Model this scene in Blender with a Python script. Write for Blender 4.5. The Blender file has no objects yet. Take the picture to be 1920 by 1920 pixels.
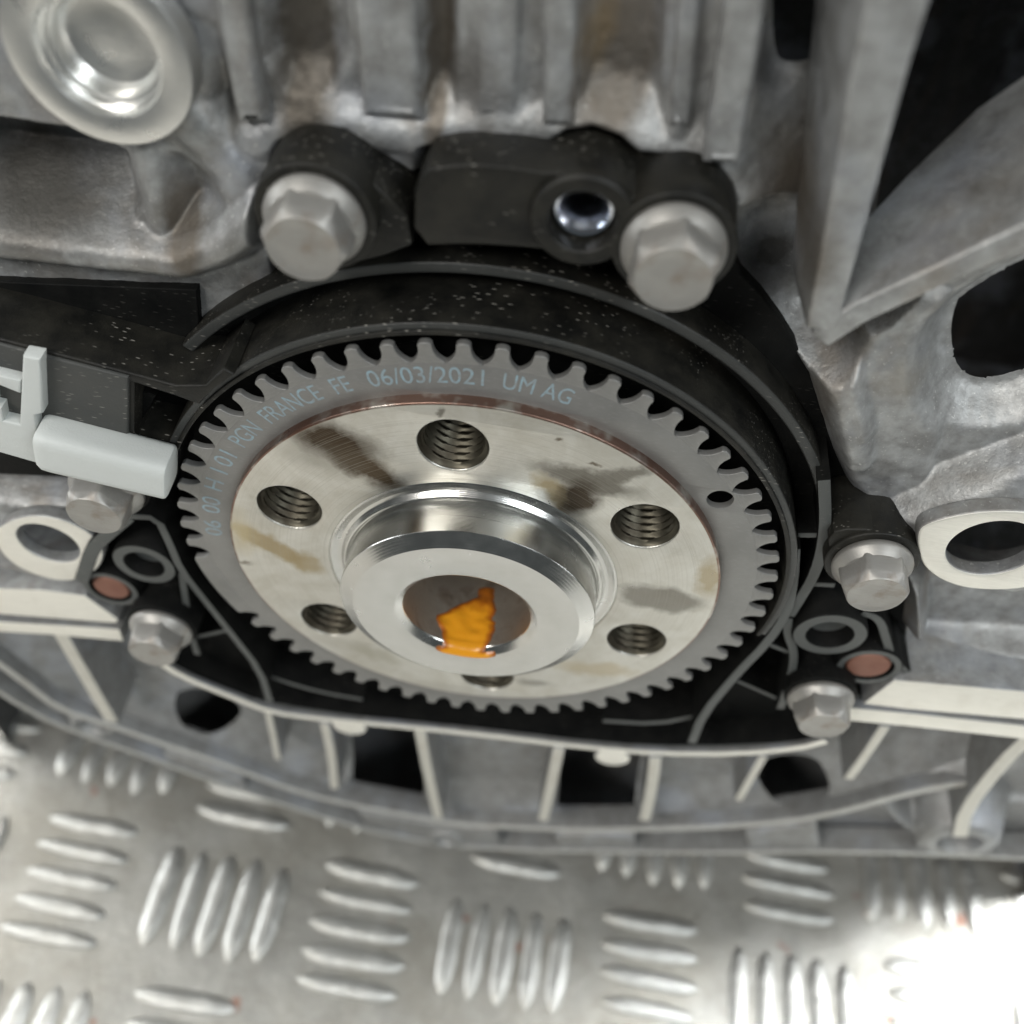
import bpy, bmesh, math, random
import numpy as np
from mathutils import Vector, Matrix, noise as mnoise
random.seed(7); np.random.seed(7)

# ------------------------------------------------------------------ camera, world, lamps
S = 0.0008                    # metres per model unit (the crank flange has a radius of 50 units)
FLOOR = -197.0                # floor height in units below the crank axis
CAM = np.array([3.57273175, -117.88142188, 169.89263573])
PITCH, YAW, ROLL, FPX = -0.89326, -0.018703, -0.168935, 1880.97

def _rx(a): c, s = math.cos(a), math.sin(a); return np.array([[1, 0, 0], [0, c, -s], [0, s, c]])
def _rz(a): c, s = math.cos(a), math.sin(a); return np.array([[c, -s, 0], [s, c, 0], [0, 0, 1]])
def _ry(a): c, s = math.cos(a), math.sin(a); return np.array([[c, 0, s], [0, 1, 0], [-s, 0, c]])
_M = _rz(YAW) @ _rx(PITCH) @ _ry(ROLL)
RGT, FWD, UPV = _M @ np.array([1., 0, 0]), _M @ np.array([0, 1., 0]), _M @ np.array([0, 0, 1.])

def world(p):                 # units -> metres, floor at z = 0
    return Vector((p[0] * S, p[1] * S, (p[2] - FLOOR) * S))

def at(px, py, y):            # point of the plane y = const seen at a pixel of the 1920 px photograph
    d = RGT * (px - 960) / FPX - UPV * (py - 960) / FPX + FWD
    return CAM + d * (y - CAM[1]) / d[1]
def xz(px, py, y):
    p = at(px, py, y); return (float(p[0]), float(p[2]))
def xzs(pts, y): return [xz(a, b, y) for a, b in pts]

sc = bpy.context.scene
col = sc.collection
cd = bpy.data.cameras.new('camera'); cam = bpy.data.objects.new('camera', cd); col.objects.link(cam)
m = Matrix.Identity(4)
for i in range(3):
    m[i][0], m[i][1], m[i][2] = RGT[i], UPV[i], -FWD[i]
m.translation = world(CAM); cam.matrix_world = m
cd.sensor_width = 36; cd.lens = 36 * FPX / 1920
cd.clip_start = 0.005; cd.clip_end = 50
cd.dof.use_dof = True; cd.dof.focus_distance = 0.146; cd.dof.aperture_fstop = 12.5
sc.camera = cam

wd = bpy.data.worlds.new('World'); sc.world = wd; wd.use_nodes = True
bg = wd.node_tree.nodes['Background']; bg.inputs[0].default_value = (0.80, 0.90, 0.92, 1); bg.inputs[1].default_value = 0.075

def lamp(name, loc, target, sx, sy, power, color):
    l = bpy.data.lights.new(name, 'AREA'); l.shape = 'RECTANGLE'; l.size = sx; l.size_y = sy
    l.energy = power; l.color = color
    o = bpy.data.objects.new(name, l); col.objects.link(o)
    o.location = loc
    o.rotation_euler = (Vector(target) - Vector(loc)).to_track_quat('-Z', 'Y').to_euler()
    return o
C0 = world((0, 0, 0))
lamp('ceiling_lamp', (-1.10, -1.30, 1.6), C0, 1.3, 0.22, 28, (1.0, 0.97, 0.92))
lamp('ceiling_lamp', (1.05, -1.20, 1.65), C0, 1.3, 0.22, 19, (0.93, 0.98, 1.0))
lamp('ceiling_lamp', (-0.95, 0.75, 1.9), C0, 1.3, 0.5, 19, (1.0, 0.98, 0.93))
lamp('offscreen_side_lamp', (1.22, 0.60, 1.75), world((190, -10, FLOOR)), 0.80, 0.70, 110, (0.97, 0.99, 1.0))  # window light from behind the engine at the right
lamp('offscreen_side_lamp', (-1.9, 0.35, 0.55), C0, 0.9, 0.8, 24, (0.95, 0.98, 1.0))  # unseen side source, added to brighten the hub side and rib edges
lamp('offscreen_side_lamp', (1.9, 0.45, 0.60), C0, 0.9, 0.8, 14, (0.95, 0.98, 1.0))  # unseen counterpart on the right, added for the same brightening
sc.view_settings.view_transform = 'Standard'; sc.view_settings.look = 'None'
sc.view_settings.exposure = 0.20; sc.view_settings.gamma = 1.0

# ------------------------------------------------------------------ materials
def mat(name):
    m = bpy.data.materials.new(name); m.use_nodes = True
    nt = m.node_tree; b = nt.nodes['Principled BSDF']
    return m, nt, b
class NT:
    def __init__(s, nt): s.nt = nt
    def n(s, t, **kw):
        nd = s.nt.nodes.new(t)
        for k, v in kw.items():
            if k.startswith('i_'):
                key = k[2:]; key = int(key) if key.isdigit() else key
                nd.inputs[key].default_value = v
            else: setattr(nd, k, v)
        return nd
    def l(s, a, b): s.nt.links.new(a, b)
    def coord(s, scale=(1, 1, 1), loc=(0, 0, 0), rot=(0, 0, 0)):
        t = s.n('ShaderNodeTexCoord'); mp = s.n('ShaderNodeMapping')
        mp.inputs['Scale'].default_value = scale; mp.inputs['Location'].default_value = loc; mp.inputs['Rotation'].default_value = rot
        s.l(t.outputs['Object'], mp.inputs[0]); return mp.outputs[0]
    def noise(s, vec, scale, detail=4, rough=0.6, dist=0.0):
        nd = s.n('ShaderNodeTexNoise'); nd.inputs['Scale'].default_value = scale
        nd.inputs['Detail'].default_value = detail; nd.inputs['Roughness'].default_value = rough
        nd.inputs['Distortion'].default_value = dist
        s.l(vec, nd.inputs['Vector']); return nd.outputs['Fac']
    def ramp(s, fac, stops):
        r = s.n('ShaderNodeValToRGB'); e = r.color_ramp.elements
        while len(e) < len(stops): e.new(0.5)
        for k, (p, c) in enumerate(stops):
            e[k].position = p; e[k].color = (c, c, c, 1) if isinstance(c, (int, float)) else (*c, 1)
        s.l(fac, r.inputs[0]); return r.outputs[0]
    def mix(s, fac, a, b, mode='MIX'):
        x = s.n('ShaderNodeMix', data_type='RGBA', blend_type=mode)
        if isinstance(fac, (int, float)): x.inputs[0].default_value = fac
        else: s.l(fac, x.inputs[0])
        for k, v in ((6, a), (7, b)):
            if isinstance(v, tuple): x.inputs[k].default_value = (*v, 1)
            else: s.l(v, x.inputs[k])
        return x.outputs[2]
    def math(s, op, a, b=0.0):
        x = s.n('ShaderNodeMath', operation=op)
        for k, v in ((0, a), (1, b)):
            if isinstance(v, (int, float)): x.inputs[k].default_value = v
            else: s.l(v, x.inputs[k])
        return x.outputs[0]
    def bump(s, h, dist, strength=1.0, prev=None):
        b = s.n('ShaderNodeBump'); b.inputs['Distance'].default_value = dist; b.inputs['Strength'].default_value = strength
        s.l(h, b.inputs['Height'])
        if prev is not None: s.l(prev, b.inputs['Normal'])
        return b.outputs[0]

U = 1 / S     # object coordinates are metres: this turns them back into units

def stain_shade_blobs(N, c, v, blobs, dist=7.0, nscale=0.16):
    wob = N.n('ShaderNodeTexNoise'); wob.inputs['Scale'].default_value = nscale; wob.inputs['Detail'].default_value = 7; wob.inputs['Roughness'].default_value = 0.62
    N.l(v, wob.inputs['Vector'])
    ad = N.n('ShaderNodeVectorMath', operation='MULTIPLY_ADD'); N.l(wob.outputs['Color'], ad.inputs[0])
    ad.inputs[1].default_value = (dist, 0, dist); N.l(v, ad.inputs[2])
    sb = N.n('ShaderNodeVectorMath', operation='SUBTRACT'); N.l(ad.outputs[0], sb.inputs[0]); sb.inputs[1].default_value = (dist / 2, 0, dist / 2)
    for cx, cz, rx, rz, ang, colr, amt, soft in blobs:
        p = N.n('ShaderNodeVectorMath', operation='SUBTRACT'); N.l(sb.outputs[0], p.inputs[0]); p.inputs[1].default_value = (cx, 0, cz)
        q = N.n('ShaderNodeMapping', vector_type='POINT'); q.inputs['Rotation'].default_value = (0, math.radians(-ang), 0)
        N.l(p.outputs[0], q.inputs[0])
        r = N.n('ShaderNodeVectorMath', operation='MULTIPLY'); N.l(q.outputs[0], r.inputs[0]); r.inputs[1].default_value = (1 / rx, 0, 1 / rz)
        ln = N.n('ShaderNodeVectorMath', operation='LENGTH'); N.l(r.outputs[0], ln.inputs[0])
        f = N.math('MULTIPLY', N.ramp(ln.outputs['Value'], [(1 - soft, 1.0), (1.0, 0.0)]), amt)
        c = N.mix(f, c, colr)
    return c
def cast_alu(name, base=(0.30, 0.52), stain=0.55, rough=(0.42, 0.62), metallic=0.65, grain=0.00022, blobs=()):
    m, nt, b = mat(name); N = NT(nt)
    v = N.coord((U, U, U))
    big = N.noise(v, 0.045, 5, 0.62, 0.6); fine = N.noise(v, 0.9, 5, 0.7); mid = N.noise(v, 0.22, 4, 0.65)
    vs = N.coord((U * 1.0, U * 1.0, U * 0.25)); st = N.noise(vs, 0.06, 4, 0.6, 0.8)
    lo, hi = base
    c = N.ramp(mid, [(0.28, (lo, lo * 0.99, lo * 0.965)), (0.72, (hi * 0.98, hi, hi * 1.0))])
    brown = N.math('MULTIPLY', N.ramp(st, [(0.50, 0.0), (0.68, 1.0)]), stain)
    c = N.mix(brown, c, (0.215, 0.165, 0.115))
    dark = N.ramp(big, [(0.30, 1.0), (0.46, 0.0)])
    c = N.mix(N.math('MULTIPLY', dark, 0.45), c, (0.13, 0.125, 0.115))
    blue = N.ramp(N.noise(N.coord((U, U, U), (31, 7, 3)), 0.05, 3), [(0.52, 0.0), (0.7, 0.5)])
    c = N.mix(blue, c, (0.40, 0.43, 0.49))
    spk = N.ramp(N.noise(v, 1.6, 2, 0.5), [(0.66, 0.0), (0.72, 0.6)])
    c = N.mix(spk, c, (0.66, 0.66, 0.64))
    blobs = [(*q_[:6], q_[6] * 0.9, q_[7]) for q_ in blobs]
    if blobs: c = stain_shade_blobs(N, c, v, blobs, 4.0, 0.2)
    N.l(c, b.inputs['Base Color'])
    N.l(N.ramp(fine, [(0.3, rough[0]), (0.7, rough[1])]), b.inputs['Roughness'])
    b.inputs['Metallic'].default_value = metallic
    h = N.math('ADD', fine, N.math('MULTIPLY', mid, 1.6))
    N.l(N.bump(h, grain, 0.9), b.inputs['Normal'])
    return m
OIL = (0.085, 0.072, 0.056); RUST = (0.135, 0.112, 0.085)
def cst(px, py, y, rx, rz, ang, colr, amt, soft=0.7):
    x, z = xz(px, py, y); return (x, z, rx, rz, ang, colr, amt, soft)
CSTAINS_SHADES = [cst(825, 100, 16.5, 2.5, 19, 0, RUST, 0.95, 0.45), cst(862, 130, 14, 4.0, 5, 10, OIL, 0.5), cst(1165, 90, 16.5, 6.2, 15, 0, RUST, 0.85, 0.4), cst(1120, 60, 16, 3, 7, 0, (0.33, 0.24, 0.13), 0.6),
           cst(576, 95, 17, 5.6, 15.5, 0, OIL, 1.0, 0.4), cst(362, 400, 17, 4.2, 10, -10, RUST, 0.9, 0.5), cst(300, 180, 14, 7, 6, 0, (0.2, 0.17, 0.13), 0.6), cst(70, 325, 20, 17, 9, 0, (0.035, 0.031, 0.025), 1.0), cst(70, 390, 15, 18, 6, -5, (0.12, 0.115, 0.105), 0.8),  # the two blobs in the valley under the plug paint its boss shadow
           cst(900, 150, 14, 4, 9, 0, (0.2, 0.19, 0.18), 0.6), cst(1470, 300, 26, 7, 14, -8, RUST, 0.9), cst(1450, 500, 22, 7, 9, 0, (0.03, 0.027, 0.023), 1.0), cst(1690, 700, 14, 6, 6, 0, (0.30, 0.27, 0.22), 0.6)]  # the near-black blob paints the recess shade beside the carrier
M_CAST = cast_alu('cast_aluminium', (0.25, 0.50), 0.40, (0.42, 0.62), 0.6, 0.00012, CSTAINS_SHADES)
M_PAN = cast_alu('pan_aluminium', (0.22, 0.33), 0.10, (0.42, 0.56), 0.55, 0.00014)
M_DEEP = cast_alu('deep_cavity_casting', (0.05, 0.09), 0.3, (0.6, 0.75), 0.3, 0.0002)  # darkness of the unlit cavity put into the base colour
def machined(name, base, rough, stain=(0.33, 0.26, 0.17), amt=0.25, metallic=0.75):
    m, nt, b = mat(name); N = NT(nt); v = N.coord((U, U, U))
    f = N.noise(v, 0.12, 5, 0.65, 0.5); g = N.noise(N.coord((U * 0.25, U, U * 2.2), rot=(0, 0.3, 0)), 1.2, 3, 0.6)
    c = N.ramp(g, [(0.3, tuple(x * 0.92 for x in base)), (0.7, base)])
    c = N.mix(N.math('MULTIPLY', N.ramp(f, [(0.52, 0.0), (0.7, 1.0)]), amt), c, stain)
    N.l(c, b.inputs['Base Color']); b.inputs['Metallic'].default_value = metallic
    N.l(N.ramp(f, [(0.3, rough), (0.7, rough + 0.14)]), b.inputs['Roughness'])
    N.l(N.bump(g, 0.00003, 0.6), b.inputs['Normal'])
    return m
M_MACH = machined('machined_aluminium', (0.84, 0.82, 0.75), 0.36, amt=0.1, metallic=0.45)
M_PANFACE = machined('machined_pan_face', (0.60, 0.585, 0.53), 0.42, amt=0.15, metallic=0.45)
M_PANRIM = machined('worn_pan_rim', (0.46, 0.46, 0.44), 0.45, amt=0.25, metallic=0.5)
M_BOLT = machined('zinc_bolt', (0.36, 0.35, 0.33), 0.42, (0.22, 0.16, 0.11), 0.6, 0.6)
M_PLUG = machined('zinc_plated_plug', (0.70, 0.70, 0.68), 0.24, (0.5, 0.48, 0.38), 0.15, 0.85)
M_CHROME = machined('bright_sleeve', (0.70, 0.73, 0.80), 0.15, amt=0.1, metallic=1.0)

def plastic(name, base, rough, dust=0.5, spec=0.4, dustcol=(0.10, 0.096, 0.082)):
    m, nt, b = mat(name); N = NT(nt); v = N.coord((U, U, U))
    f = N.noise(v, 0.16, 5, 0.65); g = N.noise(v, 2.6, 3, 0.6)
    c = N.mix(N.math('MULTIPLY', N.ramp(f, [(0.35, 0.0), (0.75, 1.0)]), dust), base, dustcol)
    # stray dust fibres
    w = N.n('ShaderNodeTexVoronoi', feature='F1'); w.inputs['Scale'].default_value = 0.62; w.inputs['Randomness'].default_value = 1.0
    N.l(N.coord((U * 0.55, U * 2.2, U * 2.6), rot=(0, 0.12, 0)), w.inputs['Vector'])
    area = N.ramp(N.noise(v, 0.05, 2), [(0.44, 0.0), (0.60, 1.0)])
    fib = N.math('MULTIPLY', N.ramp(w.outputs['Distance'], [(0.12, 1.0), (0.2, 0.0)]), area)
    c = N.mix(N.math('MULTIPLY', fib, 0.75 * min(1, dust * 2)), c, (0.42, 0.40, 0.36))
    N.l(c, b.inputs['Base Color'])
    N.l(N.ramp(f, [(0.3, rough), (0.75, rough + 0.15)]), b.inputs['Roughness'])
    b.inputs['Specular IOR Level'].default_value = spec
    N.l(N.bump(N.math('ADD', g, N.math('MULTIPLY', N.noise(v, 0.9, 2), 1.0)), 0.00005, 0.8), b.inputs['Normal'])
    return m
M_BLACK = plastic('black_plastic', (0.0035, 0.0038, 0.0038), 0.55, 0.06, 0.12)
M_DUSTY = plastic('dusty_black_plastic', (0.0065, 0.0066, 0.006), 0.44, 0.36, 0.30, (0.052, 0.048, 0.036))
M_RIB = plastic('gloss_toned_black_plastic', (0.070, 0.075, 0.073), 0.40, 0.15, 0.4, (0.11, 0.11, 0.10))  # gloss on the front faces put into a lighter base colour
M_LIP = plastic('gloss_toned_lip_plastic', (0.034, 0.036, 0.035), 0.36, 0.25, 0.45, (0.08, 0.078, 0.07))  # highlight along the lip edge put into a lighter base colour
M_SENSOR = plastic('pale_grey_plastic', (0.58, 0.605, 0.59), 0.42, 0.06, 0.4, (0.4, 0.38, 0.34))
M_GREYBOX = plastic('dark_grey_plastic', (0.055, 0.057, 0.055), 0.5, 0.3)
M_COPPER = machined('copper_pin', (0.25, 0.115, 0.08), 0.5, (0.2, 0.08, 0.06), 0.5, 0.35)

def ring_mat():
    m, nt, b = mat('phosphated_ring_steel'); N = NT(nt); v = N.coord((U, U, U))
    f = N.noise(v, 0.08, 4, 0.6); g = N.noise(N.coord((U * 0.35, U, U * 1.6), rot=(0, 0.2, 0)), 1.8, 3, 0.6)
    c = N.ramp(f, [(0.3, (0.215, 0.213, 0.205)), (0.7, (0.275, 0.272, 0.262))])
    c = N.mix(N.ramp(g, [(0.55, 0.0), (0.75, 0.25)]), c, (0.44, 0.45, 0.45))
    N.l(c, b.inputs['Base Color']); b.inputs['Metallic'].default_value = 0.55; b.inputs['Roughness'].default_value = 0.5
    N.l(N.bump(g, 0.00003, 0.5), b.inputs['Normal'])
    return m
M_RING = ring_mat()
m_, nt_, b_ = mat('etched_lettering'); b_.inputs['Base Color'].default_value = (0.36, 0.47, 0.53, 1); b_.inputs['Roughness'].default_value = 0.55
N_ = NT(nt_); N_.l(N_.ramp(N_.noise(N_.coord((U, U, U)), 0.9, 3), [(0.3, (0.235, 0.245, 0.245)), (0.66, (0.255, 0.37, 0.43))]), b_.inputs['Base Color'])
M_TEXT = m_

def flange_mat():
    m, nt, b = mat('stained_flange_steel'); N = NT(nt)
    t = N.n('ShaderNodeTexCoord'); mp = N.n('ShaderNodeMapping'); mp.inputs['Scale'].default_value = (U, U, U)
    N.l(t.outputs['Object'], mp.inputs[0]); v = mp.outputs[0]
    mott = N.noise(v, 0.10, 5, 0.65, 0.6)
    str_ = N.noise(N.coord((U * 0.4, U, U * 2.5), rot=(0, 0.15, 0)), 1.1, 4, 0.7)
    c = N.ramp(mott, [(0.30, (0.50, 0.48, 0.425)), (0.62, (0.60, 0.59, 0.55))])
    c = N.mix(N.ramp(str_, [(0.60, 0.0), (0.78, 0.45)]), c, (0.34, 0.31, 0.25))
    c = stain_shade_blobs(N, c, v, STAINS)
    # the rim keeps a coppery edge
    sx = N.n('ShaderNodeSeparateXYZ'); N.l(v, sx.inputs[0])
    r2 = N.math('SQRT', N.math('ADD', N.math('MULTIPLY', sx.outputs[0], sx.outputs[0]), N.math('MULTIPLY', sx.outputs[2], sx.outputs[2])))
    turn = N.n('ShaderNodeTexNoise', noise_dimensions='1D'); turn.inputs['Scale'].default_value = 3.2; turn.inputs['Detail'].default_value = 4; N.l(r2, turn.inputs['W'])
    c = N.mix(N.ramp(turn.outputs['Fac'], [(0.52, 0.0), (0.72, 0.35)]), c, (0.36, 0.345, 0.31))
    edge = N.math('MULTIPLY', N.math('GREATER_THAN', r2, 49.55), N.ramp(N.noise(v, 0.13, 3), [(0.35, 0.25), (0.5, 0.9)]))
    c = N.mix(edge, c, (0.17, 0.085, 0.06))
    N.l(c, b.inputs['Base Color']); b.inputs['Metallic'].default_value = 0.85
    N.l(N.ramp(mott, [(0.3, 0.40), (0.7, 0.27)]), b.inputs['Roughness'])
    N.l(N.bump(N.math('ADD', N.math('ADD', str_, turn.outputs['Fac']), N.noise(v, 1.5, 3)), 0.00005, 0.55), b.inputs['Normal'])
    return m
def st(px, py, rx, rz, ang, colr, amt, soft=0.45):
    x, z = xz(px, py, 0); return (x, z, rx, rz, ang, colr, amt, soft)
BR = (0.10, 0.072, 0.042); TN = (0.33, 0.255, 0.13); GY = (0.15, 0.138, 0.115)
STAINS = [st(625, 828, 11, 6, 15, (0.06, 0.042, 0.026), 1.0, 0.6), st(690, 880, 12, 4.2, 35, (0.08, 0.057, 0.034), 1.0, 0.6), st(600, 860, 10, 6, 10, GY, 0.45, 0.8),
          st(1100, 900, 13, 3.2, 12, GY, 0.85, 0.5), st(1170, 888, 6, 2.4, -25, GY, 0.8, 0.5), st(1042, 925, 7, 3.2, 50, TN, 0.8, 0.5), st(1085, 935, 4.5, 7, 10, (0.06, 0.045, 0.03), 1.0, 0.6),
          st(1235, 1122, 10, 5.5, 5, GY, 0.75, 0.35), st(1330, 1085, 3.2, 8, -10, TN, 0.7, 0.6),
          st(505, 1022, 11, 3.6, 35, TN, 0.85, 0.45), st(575, 1055, 5, 4, 40, TN, 0.7, 0.5), st(455, 1000, 4, 9, 0, (0.52, 0.45, 0.29), 0.6, 0.7),
          st(1120, 1255, 11, 3.6, -8, (0.43, 0.36, 0.24), 0.7, 0.5), st(700, 1225, 10, 3.5, 25, (0.38, 0.36, 0.29), 0.6, 0.6), st(1000, 1280, 6, 2, -5, GY, 0.6, 0.6),
          st(1042, 825, 1.1, 0.9, 0, BR, 0.8, 0.6), st(1113, 872, 1.6, 0.8, 10, BR, 0.8, 0.6), st(828, 775, 1.1, 0.8, 0, GY, 0.8, 0.6), st(465, 1055, 2.2, 0.8, -10, BR, 0.7, 0.6)]
M_FLANGE = flange_mat()
def hub_mat():
    m, nt, b = mat('turned_hub_steel'); N = NT(nt); v = N.coord((U, U, U))
    w = N.n('ShaderNodeTexWave', wave_type='BANDS', bands_direction='Y'); w.inputs['Scale'].default_value = 1.1; w.inputs['Distortion'].default_value = 0.4
    N.l(v, w.inputs['Vector'])
    f = N.noise(v, 0.2, 4, 0.6)
    N.l(N.ramp(f, [(0.3, (0.53, 0.53, 0.51)), (0.7, (0.60, 0.60, 0.585))]), b.inputs['Base Color'])
    b.inputs['Metallic'].default_value = 1.0
    N.l(N.ramp(f, [(0.3, 0.19), (0.7, 0.28)]), b.inputs['Roughness'])
    N.l(N.bump(w.outputs['Fac'], 0.00002, 0.35), b.inputs['Normal'])
    return m
M_HUB = hub_mat()
M_THREAD = machined('shade_dark_thread_steel', (0.075, 0.068, 0.05), 0.34, (0.03, 0.02, 0.012), 0.6, 0.75)  # shade inside the holes put into the dark thread colour
m_, nt_, b_ = mat('orange_grease'); N_ = NT(nt_)
at_ = N_.n('ShaderNodeAttribute', attribute_name='film')     # how thick the smear lies
th_ = N_.math('ADD', at_.outputs['Fac'], N_.math('MULTIPLY', N_.math('SUBTRACT', N_.noise(N_.coord((U, U, U)), 0.5, 5, 0.65, 0.6), 0.5), 0.7))
N_.l(N_.ramp(th_, [(0.05, (0.16, 0.050, 0.012)), (0.40, (0.42, 0.125, 0.008)), (0.85, (0.72, 0.30, 0.014))]), b_.inputs['Base Color'])
b_.inputs['Roughness'].default_value = 0.3; b_.inputs['Subsurface Weight'].default_value = 0.12; b_.inputs['Subsurface Radius'].default_value = (0.001, 0.0005, 0.0002)
M_GREASE = m_
def floor_mat(name, base, rough):
    m, nt, b = mat(name); N = NT(nt); v = N.coord((U, U, U))
    f = N.noise(v, 0.035, 5, 0.65, 0.5); g = N.noise(v, 0.45, 5, 0.7, 0.4)
    c = N.ramp(f, [(0.30, tuple(x * 0.62 for x in base)), (0.68, base)])
    c = N.mix(N.ramp(g, [(0.60, 0.0), (0.75, 0.5)]), c, (0.25, 0.225, 0.19))
    sc1 = N.noise(N.coord((U * 0.22, U * 2.6, U), rot=(0, 0, 0.5)), 0.35, 3, 0.7); sc2 = N.noise(N.coord((U * 2.4, U * 0.2, U), rot=(0, 0, -0.3)), 0.4, 3, 0.7)
    c = N.mix(N.ramp(sc1, [(0.60, 0.0), (0.70, 0.5)]), c, (0.74, 0.74, 0.71))
    c = N.mix(N.ramp(sc2, [(0.62, 0.0), (0.70, 0.5)]), c, (0.30, 0.28, 0.24))
    gr = N.noise(N.coord((U, U, U), (3, 9, 0)), 0.018, 4, 0.7)
    c = N.mix(N.ramp(gr, [(0.44, 0.0), (0.62, 0.6)]), c, (0.31, 0.29, 0.245))
    rs = N.ramp(N.noise(N.coord((U, U, U), (13, 5, 0)), 0.06, 3, 0.5), [(0.66, 0.0), (0.70, 0.8)])
    c = N.mix(rs, c, (0.36, 0.19, 0.14))
    N.l(c, b.inputs['Base Color']); b.inputs['Metallic'].default_value = 0.8
    N.l(N.ramp(g, [(0.3, rough), (0.7, rough + 0.2)]), b.inputs['Roughness'])
    N.l(N.bump(N.math('ADD', g, N.noise(v, 0.12, 3)), 0.0004, 0.7), b.inputs['Normal'])
    return m
M_FLOOR = floor_mat('worn_tread_plate', (0.53, 0.52, 0.485), 0.42)
M_TREAD = floor_mat('polished_tread_bar', (0.70, 0.70, 0.67), 0.28)

# ------------------------------------------------------------------ object helpers
def thing(name, label, cat, O, group=None, kind=None):
    o = bpy.data.objects.new(name, None); o.empty_display_size = 0.005; col.objects.link(o)
    o.location = world(O); o['label'] = label; o['category'] = cat
    if group: o['group'] = group
    if kind: o['kind'] = kind
    o['_o'] = [float(v) for v in O]
    return o
def origin_of(o):
    if o is None: return np.array([0, 0, FLOOR], float)
    return np.array(list(o['_o']), float)
def link(name, me, mats, parent=None, O=None, smooth=True, label=None, front=None):
    """link a mesh whose vertices are in units (absolute) as one object"""
    O = np.array(O if O is not None else origin_of(parent), float)
    n = len(me.vertices); co = np.empty(n * 3); me.vertices.foreach_get('co', co); co = co.reshape(-1, 3)
    co = (co - O) * S; me.vertices.foreach_set('co', co.ravel())
    me.materials.clear()
    for m in (mats if isinstance(mats, (list, tuple)) else [mats]): me.materials.append(m)
    if front is not None:      # cast sides, machined front; on the carrier the front gloss is coloured in
        me.materials.append(front)
        for p in me.polygons: p.material_index = 1 if p.normal.y < -0.8 else 0
    if smooth: me.shade_smooth()
    else: me.shade_flat()
    me.update()
    o = bpy.data.objects.new(name, me); col.objects.link(o)
    o['_o'] = [float(v) for v in O]
    if parent is None: o.location = world(O)
    else:
        o.parent = parent; o.location = (Vector(O) - Vector(origin_of(parent))) * S
    if label: o['label'] = label
    return o
def tag(o, label, cat, group=None):
    o['label'] = label; o['category'] = cat
    if group: o['group'] = group
    return o
def copy_part(src, parent, offset=(0, 0, 0)):
    c = src.copy(); col.objects.link(c); c.parent = parent; c.location = src.location + Vector(offset) * S
    return c
def pymesh(name, v, f):
    me = bpy.data.meshes.new(name); me.from_pydata([tuple(map(float, p)) for p in v], [], f); me.update(); return me
def smooth_by_angle(me, deg=35):
    bm = bmesh.new(); bm.from_mesh(me)
    for e in bm.edges:
        if len(e.link_faces) == 2 and e.calc_face_angle(0) > math.radians(deg): e.smooth = False
    bm.to_mesh(me); bm.free()
def prism_mesh(loops, yf, yb, bevel=0.3, bres=2):
    """flat outline(s) in x,z (first loop = outside, rest = holes) from y = yf back to yb with rounded edges"""
    cu = bpy.data.curves.new('outline', 'CURVE'); cu.dimensions = '2D'; cu.fill_mode = 'BOTH'
    for lp in loops:
        sp = cu.splines.new('POLY'); sp.points.add(len(lp) - 1)
        for k, (x, z) in enumerate(lp): sp.points[k].co = (x, z, 0, 1)
        sp.use_cyclic_u = True
    h = (yb - yf) / 2; bevel = min(bevel, h * 0.9)
    cu.extrude = h - bevel; cu.bevel_depth = bevel; cu.bevel_resolution = bres; cu.offset = -bevel
    ob = bpy.data.objects.new('outline', cu)
    me = bpy.data.meshes.new_from_object(ob)
    bpy.data.objects.remove(ob); bpy.data.curves.remove(cu)
    n = len(me.vertices); co = np.empty(n * 3); me.vertices.foreach_get('co', co); co = co.reshape(-1, 3)
    out = np.stack([co[:, 0], (yf + yb) / 2 - co[:, 2], co[:, 1]], 1); me.vertices.foreach_set('co', out.ravel())
    bm = bmesh.new(); bm.from_mesh(me); bmesh.ops.remove_doubles(bm, verts=bm.verts, dist=0.004)
    bmesh.ops.recalc_face_normals(bm, faces=bm.faces)
    for e in bm.edges:
        if len(e.link_faces) == 2 and e.calc_face_angle(0) > math.radians(32): e.smooth = False
    bm.to_mesh(me); bm.free()
    return me
def circ(cx, cz, r, n=48, a0=0, a1=360):
    full = abs(a1 - a0) >= 360
    k = n if full else n + 1
    return [(cx + r * math.cos(math.radians(a0 + (a1 - a0) * i / n)), cz + r * math.sin(math.radians(a0 + (a1 - a0) * i / n))) for i in range(k)]
def arcband(r0, r1, a0, a1, n=90):
    return circ(0, 0, r1, n, a0, a1) + circ(0, 0, r0, n, a1, a0)
def dense(pts, step=2.0, rounds=1, closed=False):
    """resample and corner-cut a polyline"""
    p = [np.array(q, float) for q in pts]
    for _ in range(rounds):
        q = []
        n = len(p)
        rng = range(n) if closed else range(n - 1)
        if not closed: q.append(p[0])
        for i in rng:
            a, b = p[i], p[(i + 1) % n]; q += [a * 0.75 + b * 0.25, a * 0.25 + b * 0.75]
        if not closed: q.append(p[-1])
        p = q
    return [tuple(v) for v in p]
def strip(pts, w, rounds=1):
    """outline of a wall of half width w along a polyline in x,z"""
    p = [np.array(q) for q in dense(pts, rounds=rounds)]
    L, R = [], []
    for i in range(len(p)):
        a = p[max(i - 1, 0)]; b = p[min(i + 1, len(p) - 1)]
        t = (b - a) / (np.linalg.norm(b - a) + 1e-9); n = np.array([-t[1], t[0]])
        L.append(tuple(p[i] + n * w)); R.append(tuple(p[i] - n * w))
    return L + R[::-1]
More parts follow.
